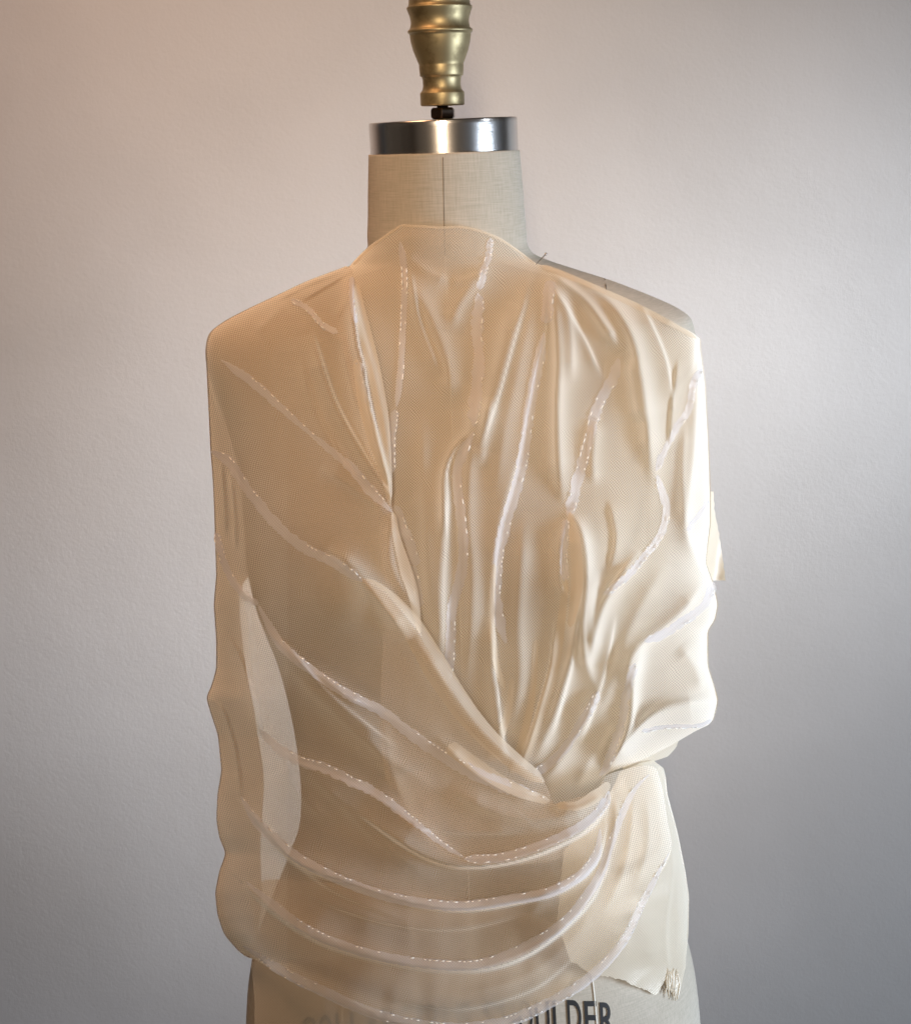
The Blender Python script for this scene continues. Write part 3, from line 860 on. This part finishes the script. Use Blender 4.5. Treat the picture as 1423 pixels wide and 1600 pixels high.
CH = [
 ('inner', [(766,372),(764,396),(757,420),(748,452)], 12, .5), ('inner', [(746,458),(748,480),(745,520),(748,560),(745,600),(742,640),(739,666)], 20, .5),
 ('inner', [(740,675),(724,705),(714,735),(715,770),(721,815),(724,860),(720,900),(706,950),(704,1000),(702,1062)], 17, .25),
 ('inner', [(625,378),(630,410),(632,450),(629,520),(626,580),(619,635)], 11, .2), ('inner', [(617,640),(612,690),(612,738)], 14, .2),
 ('inner', [(616,790),(628,822),(642,856),(650,884)], 18, .3), ('inner', [(643,884),(650,910),(656,948)], 14, .2),
 ('outer', [(550,432),(550,470),(557,505)], 9, .3), ('outer', [(562,566),(560,585),(565,606)], 13, .3),
 ('outer', [(455,468),(480,482),(505,508),(528,520)], 10, .5), ('outer', [(345,562),(382,588),(415,615),(448,645),(500,690),(546,728),(566,752),(590,778),(612,800)], [8,15,15,12,7,12,17,17,14], .3),
 ('outer', [(330,705),(358,722),(388,766),(442,830),(483,860),(520,878),(566,908)], 17, .3),
 ('outer', [(337,832),(354,888),(378,926),(404,944)], 13, .3),
 ('outer', [(404,946),(436,1003),(477,1040),(533,1079),(595,1111),(642,1147),(700,1186),(750,1212),(800,1232),(856,1250)], [12,16,17,17,17,18,20,24,24,14], .2),
 ('outer', [(403,1136),(427,1163),(465,1187),(507,1200),(551,1221),(585,1238),(640,1278),(690,1318),(725,1340)], [10,16,17,17,17,16,12,9,8], .35),
 ('outer', [(725,1342),(780,1340),(830,1326),(880,1306),(920,1282),(944,1256),(951,1236)], 16, .12),
 ('outer', [(377,1245),(397,1278),(424,1307),(465,1340),(507,1363),(554,1384),(610,1402),(669,1412),(730,1415),(801,1405),(852,1396),(889,1379),(916,1359),(933,1330),(937,1295)], 18, .12),
 ('outer', [(385,1378),(424,1411),(465,1443),(507,1466),(565,1487),(625,1500),(700,1508),(751,1506),(801,1490),(852,1463),(889,1434),(919,1396),(939,1362),(956,1312),(976,1261),(993,1231),(1014,1210)], [16,16,17,18,20,17,13,11], .12),
 ('outer', [(380,1478),(403,1493),(447,1521),(507,1550),(551,1571),(595,1587),(654,1601),(720,1607),(784,1598),(835,1579),(885,1552),(919,1529),(950,1500),(978,1463),(1002,1413),(1022,1375),(1045,1332)], [16,18,18,20,20,18,14,8], .12),
 ('inner', [(860,438),(856,470),(853,505)], 20, .35), ('inner', [(850,520),(840,575),(830,620),(824,660),(818,710),(808,755),(796,795),(782,850),(775,900),(776,950),(790,1005)], 19, .3),
 ('inner', [(966,560),(958,590),(943,615),(930,645),(918,690),(905,740),(895,780),(888,808)], 18, .35), ('inner', [(884,812),(880,865),(883,908)], 14, .25),
 ('inner', [(1096,575),(1083,600),(1075,640),(1055,670),(1040,700),(1024,736)], 12, .35),
 ('inner', [(1026,742),(1035,772),(1041,800),(1030,838),(1007,868),(985,895),(962,915),(942,930)], 13, .3),
 ('inner', [(1106,780),(1095,800),(1080,818),(1073,830)], 8, .3), ('inner', [(1114,910),(1106,935),(1090,955),(1060,975),(1038,990),(1006,1002)], 14, .35),
 ('inner', [(934,1080),(922,1108),(905,1132),(888,1162),(862,1190),(832,1210)], 15, .2),
 ('inner', [(992,1036),(984,1062),(976,1095),(970,1130),(957,1170),(946,1198),(936,1212)], 14, .5),
 ('inner', [(1112,1124),(1090,1134),(1040,1136),(1002,1143)], 7, .3),
]
def stitches(kind, parent, q, nm, wv, dmid, seed):
    """dashes of shiny thread along one or both sides of a tape"""
    r_ = random.Random(seed); V_, F_ = [], []
    for side in ((-1,) if seed % 3 else (-1, 1)):
        i = r_.randint(1, 3)
        while i < len(q) - 3:
            L_ = r_.choice((1, 1, 2))
            if r_.random() < 0.18 + 0.5 * (math.sin(i*0.11 + seed*1.7) > 0):
                pts = []
                for j in (i, i + L_):
                    a = q[j] + nm[j]*wv[j]*side*(0.62 + 0.12*r_.random())
                    pts.append(a)
                pts = np.array(pts)
                d = depth_at(kind, pts[:, 0], pts[:, 1])
                d = np.maximum(d, dmid[[i, i+L_]] - 0.0012) + 0.0021
                a3, b3 = P(pts[:, 0], pts[:, 1], d)
                m3 = (a3 + b3)/2 + np.array([0, -0.0004, 0])
                k0 = len(V_)
                t = b3 - a3; t /= np.linalg.norm(t) + 1e-12
                x = np.cross(t, [0, 1, 0.1]); x /= np.linalg.norm(x); y = np.cross(t, x)
                rad = 0.00042
                for c3 in (a3, m3, b3):
                    for h in range(4):
                        g = math.pi/2*h
                        V_.append(c3 + rad*(x*math.cos(g) + y*math.sin(g)))
                for s_ in range(2):
                    for h in range(4):
                        h2 = (h+1) % 4
                        F_.append((k0+s_*4+h, k0+s_*4+h2, k0+s_*4+4+h2, k0+s_*4+4+h))
                F_.append((k0+3, k0+2, k0+1, k0)); F_.append((k0+8, k0+9, k0+10, k0+11))
            i += L_ + r_.choice((1, 1, 2))
    if V_:
        o = link('stitching', mesh_from('stitching', V_, F_), M_THREAD, None)
        o.parent = parent
        o['kind'] = 'stuff'

for i, (k, path, wd, rag) in enumerate(CH):
    o, q, nm, wv, dm = ribbon('boning_tape', k, path, wd, M_TAPE, off=0.0010, crown=0.0003, rag=rag*0.85, seed=i, across=8, taper=0.07)
    stitches(k, o, q, nm, wv, dm, i)

# --- frayed threads at the lower corner of the hip piece
V0 = []
for i in range(16):
    a = 1042 + 18*i/15 + rnd.uniform(-1, 1); l = 30 + rnd.uniform(-10, 12)
    pts = [(a, 1512 + 14*rnd.random()), (a + rnd.uniform(-1.5, 1.5), 1524 + l*0.4), (a + rnd.uniform(-5, 4), 1522 + l)]
    q = catmull(pts, 5)
    d = layer_depth('hip', q[:, 0], q[:, 1]) + 0.0002 + 0.0012*rnd.random()
    tube('fringe_thread', P(q[:, 0], q[:, 1], d), 0.0009*np.sin(np.linspace(0.25, 2.7, len(q))), M_HIP, drape, 5)

# ------------------------------------------------------------------ the pin
pd = float(layer_depth('inner', np.array([838.]), np.array([413.]))[0])
tip = P(832, 418, pd - 0.006); head = P(852.5, 397, pd + 0.022)
pin = empty('dressmaker_pin', tuple(map(float, tip)), 'thin steel pin stuck through the gathered cloth at the neck and shoulder corner', 'pin')
tube('shaft', [tip, (tip + head)/2, head], [0.0001, 0.0004, 0.0004], M_PIN, pin, 6)
bm = bmesh.new(); bmesh.ops.create_uvsphere(bm, u_segments=12, v_segments=8, radius=0.0011)
me = bpy.data.meshes.new('head'); bm.to_mesh(me); bm.free()
me.transform(Matrix.Translation(Vector(map(float, head))))
link('head', me, M_PIN, pin)
